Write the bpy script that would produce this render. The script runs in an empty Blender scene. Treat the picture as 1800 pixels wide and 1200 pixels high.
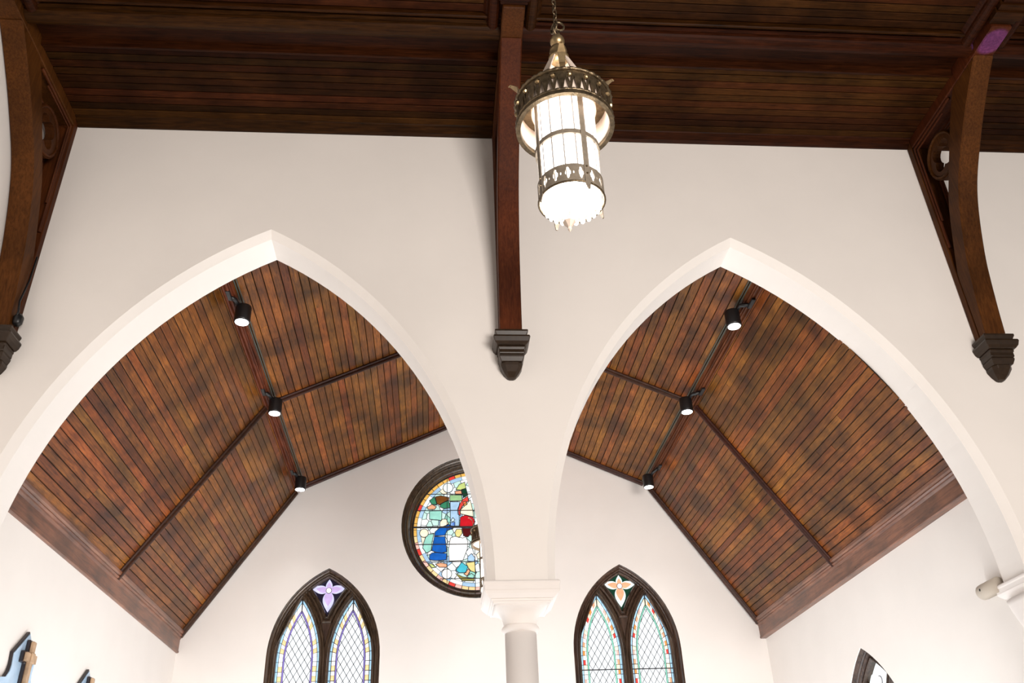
import bpy, bmesh, math, random
from math import sin, cos, pi, sqrt, atan2, asin, acos, radians
from mathutils import Vector, Matrix
from mathutils.geometry import tessellate_polygon
random.seed(7)
S = bpy.context.scene
COL = S.collection

# ------------------------------------------------------------------ camera
cam_d = bpy.data.cameras.new('camera'); cam = bpy.data.objects.new('camera', cam_d); COL.objects.link(cam)
F_PX = 1548.76
PIT, YAW, ROL = radians(30.765), radians(5.590), radians(2.420)
cp, sp = cos(PIT), sin(PIT)
fw = Vector((sin(YAW)*cp, cos(YAW)*cp, sp)); rt = Vector((cos(YAW), -sin(YAW), 0)); dn = fw.cross(rt)
rr = cos(ROL)*rt + sin(ROL)*dn; dd = -sin(ROL)*rt + cos(ROL)*dn
cam.matrix_world = Matrix(((rr.x, -dd.x, -fw.x, 0), (rr.y, -dd.y, -fw.y, 0), (rr.z, -dd.z, -fw.z, 1.6), (0, 0, 0, 1)))
cam_d.sensor_width = 36; cam_d.lens = F_PX/1800*36; cam_d.clip_end = 200
S.camera = cam

# ------------------------------------------------------------------ world, lights, exposure
S.view_settings.view_transform = 'Standard'; S.view_settings.look = 'None'
S.view_settings.gamma = 1; S.view_settings.use_curve_mapping = False
S.view_settings.exposure = 0.70
W_ = bpy.data.worlds.new('world'); S.world = W_; W_.use_nodes = True
W_.node_tree.nodes['Background'].inputs[0].default_value = (1.0, 0.95, 0.90, 1)
W_.node_tree.nodes['Background'].inputs[1].default_value = 0.14
def area(name, loc, target, sx, sy, power, colr=(1, 1, 1), spread=pi):
    d = bpy.data.lights.new(name, 'AREA'); d.shape = 'RECTANGLE'; d.size = sx; d.size_y = sy
    d.energy = power; d.color = colr; d.spread = spread
    o = bpy.data.objects.new(name, d); COL.objects.link(o); o.location = loc
    o.rotation_euler = (Vector(target)-Vector(loc)).to_track_quat('-Z', 'Y').to_euler(); return o
def spot(name, loc, target, power, deg, colr=(1, 1, 1), blend=.5, size=.05):
    d = bpy.data.lights.new(name, 'SPOT'); d.energy = power; d.color = colr; d.spot_size = radians(deg)
    d.spot_blend = blend; d.shadow_soft_size = size
    o = bpy.data.objects.new(name, d); COL.objects.link(o); o.location = loc
    o.rotation_euler = (Vector(target)-Vector(loc)).to_track_quat('-Z', 'Y').to_euler(); return o
# daylight through the nave windows behind the viewer and the transept windows below the picture, with added fill lamps
area('nave_daylight', (4.6, -5.5, 2.4), (0.8, 8.6, 4.0), 5.0, 3.4, 1040, (1.0, 0.925, 0.86))
area('transept_daylight_right', (6.05, 12.9, 2.0), (-4.5, 12.9, 4.2), 2.2, 2.6, 45, (0.86, 0.94, 1.0))
area('transept_fill_left', (-4.45, 14.6, 2.0), (6.0, 13.5, 4.2), 2.0, 2.4, 40, (0.88, 0.95, 1.0))  # added fill lamp in front of the windowless left wall
area('transept_daylight_back', (0.8, 16.6, 2.0), (0.8, 10.0, 3.5), 6.5, 2.4, 60, (0.90, 0.95, 1.0))
area('transept_upward_fill', (0.8, 12.7, .35), (0.8, 12.701, 8.0), 9.5, 6.5, 120, (0.90, 0.96, 1.0))  # added lamp facing up, brightens the boards and upper walls
area('end_wall_fill', (0.8, 10.4, .35), (0.8, 16.7, 8.0), 9.0, 2.6, 245, (0.94, 0.97, 1.0))  # added fill lamp aimed at the upper end wall
spot('beam_purple_spot', (7.4, 2.0, 2.2), (6.53, 6.68, 9.79), 34000, 2.1, (0.08, 0.075, 1.0), .3, .02)  # added narrow spot, tints the underside of the right tie beam purple

# ------------------------------------------------------------------ node helpers
def srgb(r, g, b):
    f = lambda c: c/12.92 if c <= .04045 else ((c+.055)/1.055)**2.4
    return (f(r/255), f(g/255), f(b/255), 1)
def new_mat(name):
    m = bpy.data.materials.new(name); m.use_nodes = True
    nt = m.node_tree; return m, nt, nt.nodes['Principled BSDF']
def N(nt, t, **kw):
    n = nt.nodes.new(t)
    for k, v in kw.items(): setattr(n, k, v)
    return n
def plain(name, colr, rough=.6, metal=0, noise=0.0, nscale=8, bump=0.0, bscale=60, coat=0, emit=None, estr=0, spec=.5):
    m, nt, b = new_mat(name); L = nt.links
    b.inputs['Base Color'].default_value = colr; b.inputs['Roughness'].default_value = rough
    b.inputs['Metallic'].default_value = metal; b.inputs['Coat Weight'].default_value = coat
    b.inputs['Specular IOR Level'].default_value = spec
    tc = N(nt, 'ShaderNodeTexCoord')
    n = N(nt, 'ShaderNodeTexNoise'); n.inputs['Scale'].default_value = nscale; n.inputs['Detail'].default_value = 5
    L.new(tc.outputs['Object'], n.inputs['Vector'])
    r = N(nt, 'ShaderNodeValToRGB'); e = r.color_ramp.elements
    e[0].position = .3; e[1].position = .7
    e[0].color = tuple(c*(1-noise) for c in colr[:3])+(1,); e[1].color = tuple(min(1, c*(1+noise*.6)) for c in colr[:3])+(1,)
    L.new(n.outputs['Fac'], r.inputs['Fac']); L.new(r.outputs['Color'], b.inputs['Base Color'])
    if bump:
        n2 = N(nt, 'ShaderNodeTexNoise'); n2.inputs['Scale'].default_value = bscale; n2.inputs['Detail'].default_value = 4
        L.new(tc.outputs['Object'], n2.inputs['Vector'])
        bp = N(nt, 'ShaderNodeBump'); bp.inputs['Strength'].default_value = bump; bp.inputs['Distance'].default_value = .01
        L.new(n2.outputs['Fac'], bp.inputs['Height']); L.new(bp.outputs['Normal'], b.inputs['Normal'])
    if emit:
        b.inputs['Emission Color'].default_value = emit; b.inputs['Emission Strength'].default_value = estr
    return m
PATCH = (11.3, 4.2, 7.7)
def wood(name, dark, mid, light, along=1, rough=.4, vary=.5, patch=.55, spec=.5, fine=26):
    """grain stretched along local axis `along`; tone varies from piece to piece"""
    m, nt, b = new_mat(name); L = nt.links
    tc = N(nt, 'ShaderNodeTexCoord'); oi = N(nt, 'ShaderNodeObjectInfo')
    mul = N(nt, 'ShaderNodeVectorMath', operation='SCALE'); mul.inputs[0].default_value = (37.0, 53.0, 19.0)
    L.new(oi.outputs['Random'], mul.inputs['Scale'])
    add = N(nt, 'ShaderNodeVectorMath', operation='ADD'); L.new(tc.outputs['Object'], add.inputs[0]); L.new(mul.outputs[0], add.inputs[1])
    mp = N(nt, 'ShaderNodeMapping'); sc = [fine, fine, fine]; sc[along] = fine*.07; mp.inputs['Scale'].default_value = sc
    L.new(add.outputs[0], mp.inputs['Vector'])
    g = N(nt, 'ShaderNodeTexNoise'); g.inputs['Scale'].default_value = 1.0; g.inputs['Detail'].default_value = 7; g.inputs['Distortion'].default_value = .6
    g.inputs['Roughness'].default_value = .65
    L.new(mp.outputs[0], g.inputs['Vector'])
    r = N(nt, 'ShaderNodeValToRGB'); e = r.color_ramp.elements
    e[0].position = .34; e[0].color = dark; e[1].position = .68; e[1].color = light
    k = r.color_ramp.elements.new(.5); k.color = mid
    L.new(g.outputs['Fac'], r.inputs['Fac'])
    # stained patches of the old varnish, crossing several boards
    ge = N(nt, 'ShaderNodeNewGeometry')
    pn = N(nt, 'ShaderNodeTexNoise'); pn.inputs['Scale'].default_value = 1.5; pn.inputs['Detail'].default_value = 4; pn.inputs['Roughness'].default_value = .6
    ofs = N(nt, 'ShaderNodeVectorMath', operation='ADD'); ofs.inputs[1].default_value = PATCH
    L.new(ge.outputs['Position'], ofs.inputs[0]); L.new(ofs.outputs[0], pn.inputs['Vector'])
    pr = N(nt, 'ShaderNodeMapRange'); pr.inputs['From Min'].default_value = .36; pr.inputs['From Max'].default_value = .64
    pr.inputs['To Min'].default_value = 1-patch; pr.inputs['To Max'].default_value = 1.12
    L.new(pn.outputs['Fac'], pr.inputs['Value'])
    vr = N(nt, 'ShaderNodeMapRange'); vr.inputs['To Min'].default_value = 1-vary*.6; vr.inputs['To Max'].default_value = 1+vary*.55
    L.new(oi.outputs['Random'], vr.inputs['Value'])
    mm = N(nt, 'ShaderNodeMath', operation='MULTIPLY'); L.new(pr.outputs[0], mm.inputs[0]); L.new(vr.outputs[0], mm.inputs[1])
    hs = N(nt, 'ShaderNodeHueSaturation'); L.new(r.outputs['Color'], hs.inputs['Color']); L.new(mm.outputs[0], hs.inputs['Value'])
    hv = N(nt, 'ShaderNodeMapRange'); hv.inputs['To Min'].default_value = .488; hv.inputs['To Max'].default_value = .512
    m2 = N(nt, 'ShaderNodeMath', operation='MULTIPLY'); m2.inputs[1].default_value = 7.31; L.new(oi.outputs['Random'], m2.inputs[0])
    m3 = N(nt, 'ShaderNodeMath', operation='FRACT'); L.new(m2.outputs[0], m3.inputs[0]); L.new(m3.outputs[0], hv.inputs['Value'])
    L.new(hv.outputs[0], hs.inputs['Hue'])
    L.new(hs.outputs['Color'], b.inputs['Base Color'])
    rr_ = N(nt, 'ShaderNodeMapRange'); rr_.inputs['To Min'].default_value = rough-.03; rr_.inputs['To Max'].default_value = rough+.08
    L.new(g.outputs['Fac'], rr_.inputs['Value']); L.new(rr_.outputs[0], b.inputs['Roughness'])
    b.inputs['Specular IOR Level'].default_value = spec
    bp = N(nt, 'ShaderNodeBump'); bp.inputs['Strength'].default_value = .25; bp.inputs['Distance'].default_value = .004
    L.new(g.outputs['Fac'], bp.inputs['Height']); L.new(bp.outputs['Normal'], b.inputs['Normal'])
    return m

M = {}
M['plaster'] = plain('cream_plaster', (0.868, 0.822, 0.780, 1), .85, noise=.025, nscale=1.2, bump=.06, bscale=9)
M['stone'] = plain('painted_stone', (0.868, 0.818, 0.785, 1), .7, noise=.02, nscale=3, bump=.05, bscale=20)
M['floor'] = plain('pale_floor', (0.50, 0.45, 0.40, 1), .5, noise=.15, nscale=2)
lin = lambda *c: c+(1,)
M['plank'] = wood('varnished_plank', lin(.105, .0285, .0045), lin(.200, .061, .0095), lin(.30, .101, .0165), 1, .27, .55, .66, .20, 55)
M['trim'] = wood('varnished_moulding', lin(.045, .0125, .0042), lin(.105, .030, .0095), lin(.16, .05, .017), 1, .4, .15, .3, .12)
M['trim_slope'] = wood('dark_rib', lin(.018, .0050, .0018), lin(.040, .0112, .0038), lin(.066, .020, .007), 0, .34, .1, .3, .3)
M['cornice'] = wood('varnished_cornice', lin(.095, .030, .016), lin(.190, .066, .034), lin(.27, .105, .056), 1, .27, .12, .45, .6)
M['backing'] = plain('dark_gap', (.010, .005, .003, 1), .9)
M['nave_plank'] = wood('dark_plank', lin(.023, .0074, .0019), lin(.042, .0135, .0033), lin(.062, .0205, .0052), 0, .6, .75, .5, .05, 60)
M['nave_trim'] = wood('dark_moulding', lin(.014, .0042, .0009), lin(.030, .0088, .0019), lin(.05, .015, .0034), 0, .45, .1, .2, .08, 40)
M['beam'] = wood('dark_oak_beam', lin(.050, .0130, .0026), lin(.078, .0215, .0048), lin(.105, .031, .0072), 2, .52, .1, .35, .11, 45)
M['corbel'] = plain('dark_corbel', (.030, .0165, .0085, 1), .36, noise=.3, nscale=14, spec=.35)
M['bronze'] = plain('aged_bronze', (.17, .125, .075, 1), .38, .85, noise=.5, nscale=30, bump=.3, bscale=90)
M['strap'] = plain('glow_paled_bronze', (.23, .19, .145, 1), .5, .3, noise=.2, nscale=30)  # bronze paled so the lamp's glow is in its colour
M['brass'] = plain('dull_brass', (.42, .30, .16, 1), .35, .85, noise=.35, nscale=25)
M['cream_metal'] = plain('cream_metal', (.68, .56, .47, 1), .5, .1, noise=.1, nscale=20)
M['lamp_glass'] = plain('lit_opal_glass', (.9, .9, .88, 1), .4, emit=(1, .96, .91, 1), estr=4.5)
M['lamp_fringe'] = plain('lit_glass_fringe', (.9, .88, .84, 1), .4, emit=(1, .94, .86, 1), estr=2.2)
M['glazing_bar'] = plain('pale_glazing_bar', (.40, .37, .34, 1), .5, .2)
M['black'] = plain('black_metal', (.008, .008, .009, 1), .38)
M['conduit'] = plain('grey_green_conduit', (.075, .085, .068, 1), .4, .3)
M['lens'] = plain('lit_spot_lens', (1, 1, 1, 1), .3, emit=(1, 1, 1, 1), estr=6)
M['frame'] = wood('bronze_brown_frame', lin(.022, .012, .0075), lin(.055, .031, .019), lin(.09, .054, .033), 2, .22, .05, .2)
M['lead'] = plain('lead_came', (.045, .045, .05, 1), .5, .3)
M['beige'] = plain('beige_plastic', (.50, .44, .37, 1), .55)
M['plaque'] = plain('blue_reflection_gloss', (.46, .64, .84, 1), .16, noise=.15, nscale=6, coat=.4)  # window reflection put into the dark panel's colour as pale blue
M['plaque_edge'] = plain('dark_plaque_edge', (.020, .014, .016, 1), .3)
M['tan'] = plain('tan_wood', (.50, .33, .20, 1), .5, noise=.25, nscale=14)
GL = {}
def glass(key, rgb, strength=1.0, tint=.25):
    if key in GL: return GL[key]
    strength *= .66; c = srgb(*rgb); m, nt, b = new_mat('stained_glass_'+key); L = nt.links
    b.inputs['Base Color'].default_value = tuple(x*.5 for x in c[:3])+(1,); b.inputs['Roughness'].default_value = .18
    tc = N(nt, 'ShaderNodeTexCoord'); n = N(nt, 'ShaderNodeTexNoise'); n.inputs['Scale'].default_value = 9; n.inputs['Detail'].default_value = 3
    L.new(tc.outputs['Object'], n.inputs['Vector'])
    oi = N(nt, 'ShaderNodeObjectInfo')
    a = N(nt, 'ShaderNodeMapRange'); a.inputs['From Min'].default_value = .3; a.inputs['From Max'].default_value = .7
    a.inputs['To Min'].default_value = strength*(1-tint); a.inputs['To Max'].default_value = strength*(1+tint*.5); L.new(n.outputs['Fac'], a.inputs['Value'])
    q = N(nt, 'ShaderNodeMapRange'); q.inputs['To Min'].default_value = 1-tint*.5; q.inputs['To Max'].default_value = 1.0; L.new(oi.outputs['Random'], q.inputs['Value'])
    mu = N(nt, 'ShaderNodeMath', operation='MULTIPLY'); L.new(a.outputs[0], mu.inputs[0]); L.new(q.outputs[0], mu.inputs[1])
    b.inputs['Emission Color'].default_value = c; L.new(mu.outputs[0], b.inputs['Emission Strength'])
    GL[key] = m; return m
glass('clear', (240, 246, 250), 1.08, .10); glass('sky', (165, 208, 236), 1.0); glass('amber', (238, 205, 150), 1.05)
glass('urnwhite', (250, 248, 244), 1.1, .1); glass('purple', (132, 118, 190), .9); glass('teal', (132, 200, 180), .95)
glass('lilac', (196, 172, 222), .95); glass('lavender', (205, 205, 240), 1.0); glass('navy', (22, 18, 48), .6)
glass('green', (60, 140, 105), .75); glass('dkgreen', (20, 78, 55), .6); glass('forest', (8, 62, 44), .7)
glass('brown', (120, 72, 30), .8, .5); glass('peach', (236, 168, 130), 1.0); glass('sage', (150, 195, 140), .9)
glass('lime', (195, 212, 130), .95); glass('paleblue', (165, 198, 226), .95); glass('aqua', (150, 210, 195), .95)
glass('red', (214, 70, 62), .95); glass('crimson', (200, 28, 40), .85); glass('gold', (228, 178, 90), .95)
glass('cream', (244, 230, 200), 1.05); glass('blue', (16, 96, 190), .9, .4); glass('maroon', (92, 20, 24), .6)
glass('straw', (226, 212, 140), .95); glass('white', (252, 250, 246), 1.1, .06); glass('cyan', (70, 185, 205), .9)
glass('olive', (150, 142, 70), .8); glass('orange', (236, 150, 80), 1.0); glass('pink', (242, 185, 172), 1.0)
glass('palewhite', (225, 236, 236), 1.05, .15); glass('paleaqua', (192, 226, 218), 1.0, .2); glass('redbit', (222, 66, 58), .95)

# ------------------------------------------------------------------ mesh helpers
class MB:
    """collects geometry in world coordinates, then links ONE mesh object"""
    def __init__(s): s.v = []; s.f = []; s.sm = []
    def add(s, vs, fs, smooth=False):
        o = len(s.v); s.v += [Vector(p) for p in vs]
        for f in fs: s.f.append(tuple(i+o for i in f)); s.sm.append(smooth)
        return s
    def box(s, lo, hi, bev=0):
        x0, y0, z0 = lo; x1, y1, z1 = hi
        return s.add([(x0, y0, z0), (x1, y0, z0), (x1, y1, z0), (x0, y1, z0), (x0, y0, z1), (x1, y0, z1), (x1, y1, z1), (x0, y1, z1)],
              [(0, 3, 2, 1), (4, 5, 6, 7), (0, 1, 5, 4), (1, 2, 6, 5), (2, 3, 7, 6), (3, 0, 4, 7)])
    def loft(s, rings, closed=True, caps=True, smooth=False):
        n = len(rings[0]); vs = [p for r in rings for p in r]; fs = []
        for i in range(len(rings)-1):
            for j in range(n if closed else n-1):
                k = (j+1) % n; fs.append((i*n+j, i*n+k, (i+1)*n+k, (i+1)*n+j))
        if caps: fs.append(tuple(range(n-1, -1, -1))); fs.append(tuple((len(rings)-1)*n+j for j in range(n)))
        return s.add(vs, fs, smooth)
    def lathe(s, prof, cx, cy, seg=24, smooth=True, cap=True):
        rings = [[(cx+r*cos(2*pi*j/seg), cy+r*sin(2*pi*j/seg), z) for j in range(seg)] for r, z in prof]
        return s.loft(rings, True, cap, smooth)
    def tube(s, pts, r, seg=8, closed=False, smooth=True):
        P = [Vector(p) for p in pts]; n = len(P); rings = []
        up = Vector((0.13, 0.21, 0.97))
        for i in range(n):
            a = P[(i-1) % n] if (closed or i > 0) else P[i]; b = P[(i+1) % n] if (closed or i < n-1) else P[i]
            t = (b-a).normalized(); u = t.cross(up)
            if u.length < .1: u = t.cross(Vector((1, 0, 0)))
            u.normalize(); w = t.cross(u)
            q = r[i] if isinstance(r, (list, tuple)) else r
            rings.append([P[i]+q*(cos(2*pi*j/seg)*u+sin(2*pi*j/seg)*w) for j in range(seg)])
        if closed: rings.append(rings[0])
        return s.loft(rings, True, not closed, smooth)
    def prism(s, poly, f0, f1, holes=()):
        """polygon in 2D extruded between mapping functions f0(u,v) and f1(u,v)"""
        loops = [list(poly)]+[list(h) for h in holes]
        tris = tessellate_polygon([[Vector((a, b, 0)) for a, b in lp] for lp in loops])
        flat = [p for lp in loops for p in lp]; n = len(flat)
        vs = [f0(*p) for p in flat]+[f1(*p) for p in flat]; fs = [tuple(t) for t in tris]+[tuple(i+n for i in t[::-1]) for t in tris]
        o = 0
        for lp in loops:
            m = len(lp)
            for i in range(m):
                j = (i+1) % m; fs.append((o+i, o+j, o+j+n, o+i+n))
            o += m
        return s.add(vs, fs)
    def build(s, name, mat, parent=None, origin=None, bevel=0, auto=False):
        me = bpy.data.meshes.new(name)
        if origin is None:
            lo = Vector([min(p[i] for p in s.v) for i in range(3)]); hi = Vector([max(p[i] for p in s.v) for i in range(3)])
            origin = (lo+hi)/2
        origin = Vector(origin)
        me.from_pydata([p-origin for p in s.v], [], s.f); me.validate()
        bm = bmesh.new(); bm.from_mesh(me); bmesh.ops.recalc_face_normals(bm, faces=bm.faces); bm.to_mesh(me); bm.free()
        if any(s.sm):
            for p, q in zip(me.polygons, s.sm): p.use_smooth = q
        if mat: me.materials.append(mat)
        return link(name, me, parent, origin, bevel)
WORLD = {}
def link(name, me, parent, origin, bevel=0, rot=None):
    o = bpy.data.objects.new(name, me); COL.objects.link(o)
    origin = Vector(origin); WORLD[o.name] = origin
    if parent: o.parent = parent; o.location = origin-WORLD[parent.name]
    else: o.location = origin
    if rot is not None: o.rotation_euler = rot
    if bevel:
        b = o.modifiers.new('bevel', 'BEVEL'); b.width = bevel; b.segments = 1; b.limit_method = 'ANGLE'; b.angle_limit = radians(40)
    return o
def empty(name, loc, label=None, cat=None, group=None, kind=None):
    o = bpy.data.objects.new(name, None); COL.objects.link(o); o.location = loc; o.empty_display_size = .2; WORLD[o.name] = Vector(loc)
    return tag(o, label, cat, group, kind)
def tag(o, label=None, cat=None, group=None, kind=None):
    if label: o['label'] = label
    if cat: o['category'] = cat
    if group: o['group'] = group
    if kind: o['kind'] = kind
    return o
def copy_tree(o, parent=None):
    kids = list(o.children); c = o.copy(); COL.objects.link(c)
    if parent: c.parent = parent
    for k in kids: copy_tree(k, c)
    return c
def struct(o, label=None): return tag(o, label, kind='structure')

def offset_path(pts, closed, d):
    """offset a 2D path to the left of its direction by d, mitred"""
    n = len(pts); out = []
    for i in range(n):
        a = pts[(i-1) % n] if (closed or i > 0) else None; b = pts[i]; c = pts[(i+1) % n] if (closed or i < n-1) else None
        def nr(p, q):
            l = math.hypot(q[0]-p[0], q[1]-p[1]) or 1; return (-(q[1]-p[1])/l, (q[0]-p[0])/l)
        if a is None: m = nr(b, c)
        elif c is None: m = nr(a, b)
        else:
            n1 = nr(a, b); n2 = nr(b, c); k = 1+n1[0]*n2[0]+n1[1]*n2[1]
            if k < .2: k = .2
            m = ((n1[0]+n2[0])/k, (n1[1]+n2[1])/k)
        out.append((b[0]+m[0]*d, b[1]+m[1]*d))
    return out
def sweep2d(mb, pts, prof, fmap, closed=False, smooth=False):
    """profile points (inset, depth) swept along a planar path; fmap(u, v, depth) -> world"""
    cols = [offset_path(pts, closed, q[0]) for q in prof]
    rings = [[fmap(cols[k][i][0], cols[k][i][1], prof[k][1]) for k in range(len(prof))] for i in range(len(pts))]
    if closed: rings.append(rings[0])
    return mb.loft(rings, True, not closed, smooth)
def catmull(P, n=6):
    out = []
    for i in range(len(P)-1):
        p0 = P[max(i-1, 0)]; p1 = P[i]; p2 = P[i+1]; p3 = P[min(i+2, len(P)-1)]
        for k in range(n):
            t = k/n
            out.append(tuple(.5*((2*p1[a])+(-p0[a]+p2[a])*t+(2*p0[a]-5*p1[a]+4*p2[a]-p3[a])*t*t+(-p0[a]+3*p1[a]-3*p2[a]+p3[a])*t**3) for a in range(2)))
    out.append(tuple(P[-1])); return out
def arch(half, h, n=24, grow=0.0, spring=0.0, c=0.0):
    """pointed two-centred arch from the left foot over the apex to the right foot"""
    e = (h*h-half*half)/(2*half); R = half+e+grow; th = acos(e/R); L = []
    for i in range(n+1):
        a = th*i/n; L.append((-(R*cos(a)-e), R*sin(a)))
    pts = L+[(-x, z) for x, z in L[-2::-1]]
    return [(c+x, spring+z) for x, z in pts]

# ------------------------------------------------------------------ dimensions
W = 8.6; T = 0.5; B = 16.7          # arcade wall front, its thickness, transept end wall
XC = 0.78                            # centre of the transept
XL, XR = -4.60, 6.20                 # transept side walls
SPR = 3.99; AH = 4.21
AR = [(-2.01, 2.51), (3.655, 2.475)]

# ------------------------------------------------------------------ the setting: floor and walls
struct(MB().box((-12, -8, -.2), (14, 18, 0)).build('floor', M['floor']))
def arcade():
    mb = MB(); ch = .08
    def outline(g):
        p = [(-4.84, 0), (AR[0][0]-AR[0][1]-g*0, 0)]
        a1 = arch(AR[0][1], AH, 26, g, SPR, AR[0][0]); a2 = arch(AR[1][1], AH, 26, g, SPR, AR[1][0])
        p = [(-4.84, 0), (a1[0][0], 0)]+a1+a2+[(a2[-1][0], 0), (12, 0), (12, 9.95), (-4.84, 9.95)]
        return p
    o, i = outline(ch), outline(0.0)
    f = tessellate_polygon([[Vector((a, b, 0)) for a, b in o]])
    mb.add([(a, W, b) for a, b in o], f)
    f = tessellate_polygon([[Vector((a, b, 0)) for a, b in i]])
    mb.add([(a, W+T, b) for a, b in i], f)
    n = len(o); mb2 = [(a, W, b) for a, b in o]+[(a, W+ch, b) for a, b in i]+[(a, W+T, b) for a, b in i]
    fs = []
    for k in range(n):
        j = (k+1) % n; fs += [(k, j, n+j, n+k), (n+k, n+j, 2*n+j, 2*n+k)]
    mb.add(mb2, fs)
    return struct(mb.build('wall_arcade', M['plaster']), 'cream plastered arcade wall with two pointed arches')
arcade()
# window shapes on the end wall
WIN = [(-2.015, 6.57), (3.545, 6.57)]; WH, WR = 1.01, 1.60   # half width, rise; apex z above
def win_outline(c, apex, half=WH, rise=WR, bottom=2.6, grow=0.0, n=14):
    a = arch(half, rise, n, grow, apex-rise, c)
    return [(a[0][0], bottom)]+a+[(a[-1][0], bottom)]
ROSE = (0.755, 7.40, 1.44)
circ = lambda cx, cz, r, n=64: [(cx+r*cos(2*pi*k/n), cz+r*sin(2*pi*k/n)) for k in range(n)]
mb = MB()
mb.prism([(XL-.3, 0), (XR+.3, 0), (XR+.3, 10.2), (XL-.3, 10.2)], lambda u, v: (u, B, v), lambda u, v: (u, B+.42, v),
         [win_outline(*WIN[0]), win_outline(*WIN[1]), circ(*ROSE)])
struct(mb.build('wall_back', M['plaster']), 'cream end wall of the transept with pointed windows')
mb = MB().box((XL-.3, W+T, 0), (XL, B, 5.75)); struct(mb.build('wall_left', M['plaster']))
SW = dict(c=12.96, apex=4.17, half=1.22, rise=1.95)
mb = MB(); wr = win_outline(SW['c'], SW['apex'], SW['half'], SW['rise'], .9)
mb.prism([(W+T, 0), (B, 0), (B, 5.75), (W+T, 5.75)], lambda u, v: (XR, u, v), lambda u, v: (XR+.40, u, v), [wr])
struct(mb.build('wall_right', M['plaster']))
mb = MB().box((-5.14, 1.0, 0), (-4.84, W+T, 9.95)); struct(mb.build('wall_nave', M['plaster']))

# ------------------------------------------------------------------ transept ceiling: boards on two slopes each side
KX, KZ, EZ, RZ = 3.50, 8.18, 5.40, 9.76       # purlin offset and height, eave height, ridge height
EX = 5.33
SIDE = {-1: (5.36, 5.36, 3.50, 8.15), 1: (5.33, 5.40, 3.50, 8.18)}
Yf, Yb, Ym = W+T-.02, B, 12.95
def board_mesh(w, l, t=.018, c=.004):
    hw, hl = w/2, l/2
    vs = []
    for y in (-hl, hl): vs += [(-hw, y, t), (hw, y, t), (hw, y, c), (hw-c, y, 0), (-hw+c, y, 0), (-hw, y, c)]
    fs = [(5, 4, 3, 2, 1, 0), (6, 7, 8, 9, 10, 11)]+[(i, (i+1) % 6, (i+1) % 6+6, i+6) for i in range(6)]
    me = bpy.data.meshes.new('plank'); me.from_pydata(vs, [], fs); me.materials.append(M['plank'])
    bm = bmesh.new(); bm.from_mesh(me); bmesh.ops.recalc_face_normals(bm, faces=bm.faces); bm.to_mesh(me); bm.free(); return me
BM = {}
def transept_side(sg):
    EX, EZ, KX, KZ = SIDE[sg]
    P = [(XC+sg*EX, EZ), (XC+sg*KX, KZ), (XC, RZ)]
    mb = MB(); t = .16
    poly = P+[(P[2][0], P[2][1]+t), (P[1][0]+sg*.02, P[1][1]+t), (P[0][0]+sg*.14, P[0][1]+t*.6)]
    mb.prism([(a, b+.03) for a, b in poly], lambda u, v: (u, Yf, v), lambda u, v: (u, Yb+.02, v))
    root = struct(mb.build('ceiling', M['backing']), 'varnished brown boarded transept ceiling, %s half' % ('left' if sg < 0 else 'right'))
    for (a, b, pitch) in ((P[0], P[1], .104), (P[1], P[2], .1155)):
        dx, dz = b[0]-a[0], b[1]-a[1]; L = math.hypot(dx, dz); n = int(round(L/pitch)); p = L/n
        ang = atan2(-dz, dx)
        if sg > 0: ang = ang+pi
        nrm = Vector((-sg*dz, 0, sg*-dx)); nrm.normalize()
        if nrm.z < 0: nrm = -nrm
        for k in range(n):
            s = (k+.5)*p/L; cx, cz = a[0]+dx*s, a[1]+dz*s
            for (y0, y1) in ((Yf, Ym-.02), (Ym-.02, Yb)):
                cuts = [y0, y1]
                if random.random() < .34: cuts = [y0, round(y0+(y1-y0)*random.choice((.3, .45, .55, .7)), 2), y1]
                for q in range(len(cuts)-1):
                    l = cuts[q+1]-cuts[q]-.004; key = (round(p, 4), round(l, 2))
                    if key not in BM: BM[key] = board_mesh(p-.010, l)
                    off = random.uniform(-.0015, .0015)
                    link('plank', BM[key], root, (cx+nrm.x*off, (cuts[q]+cuts[q+1])/2, cz+nrm.z*off), 0, (0, ang, 0))
    return root
transept_side(-1); transept_side(1)

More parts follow.
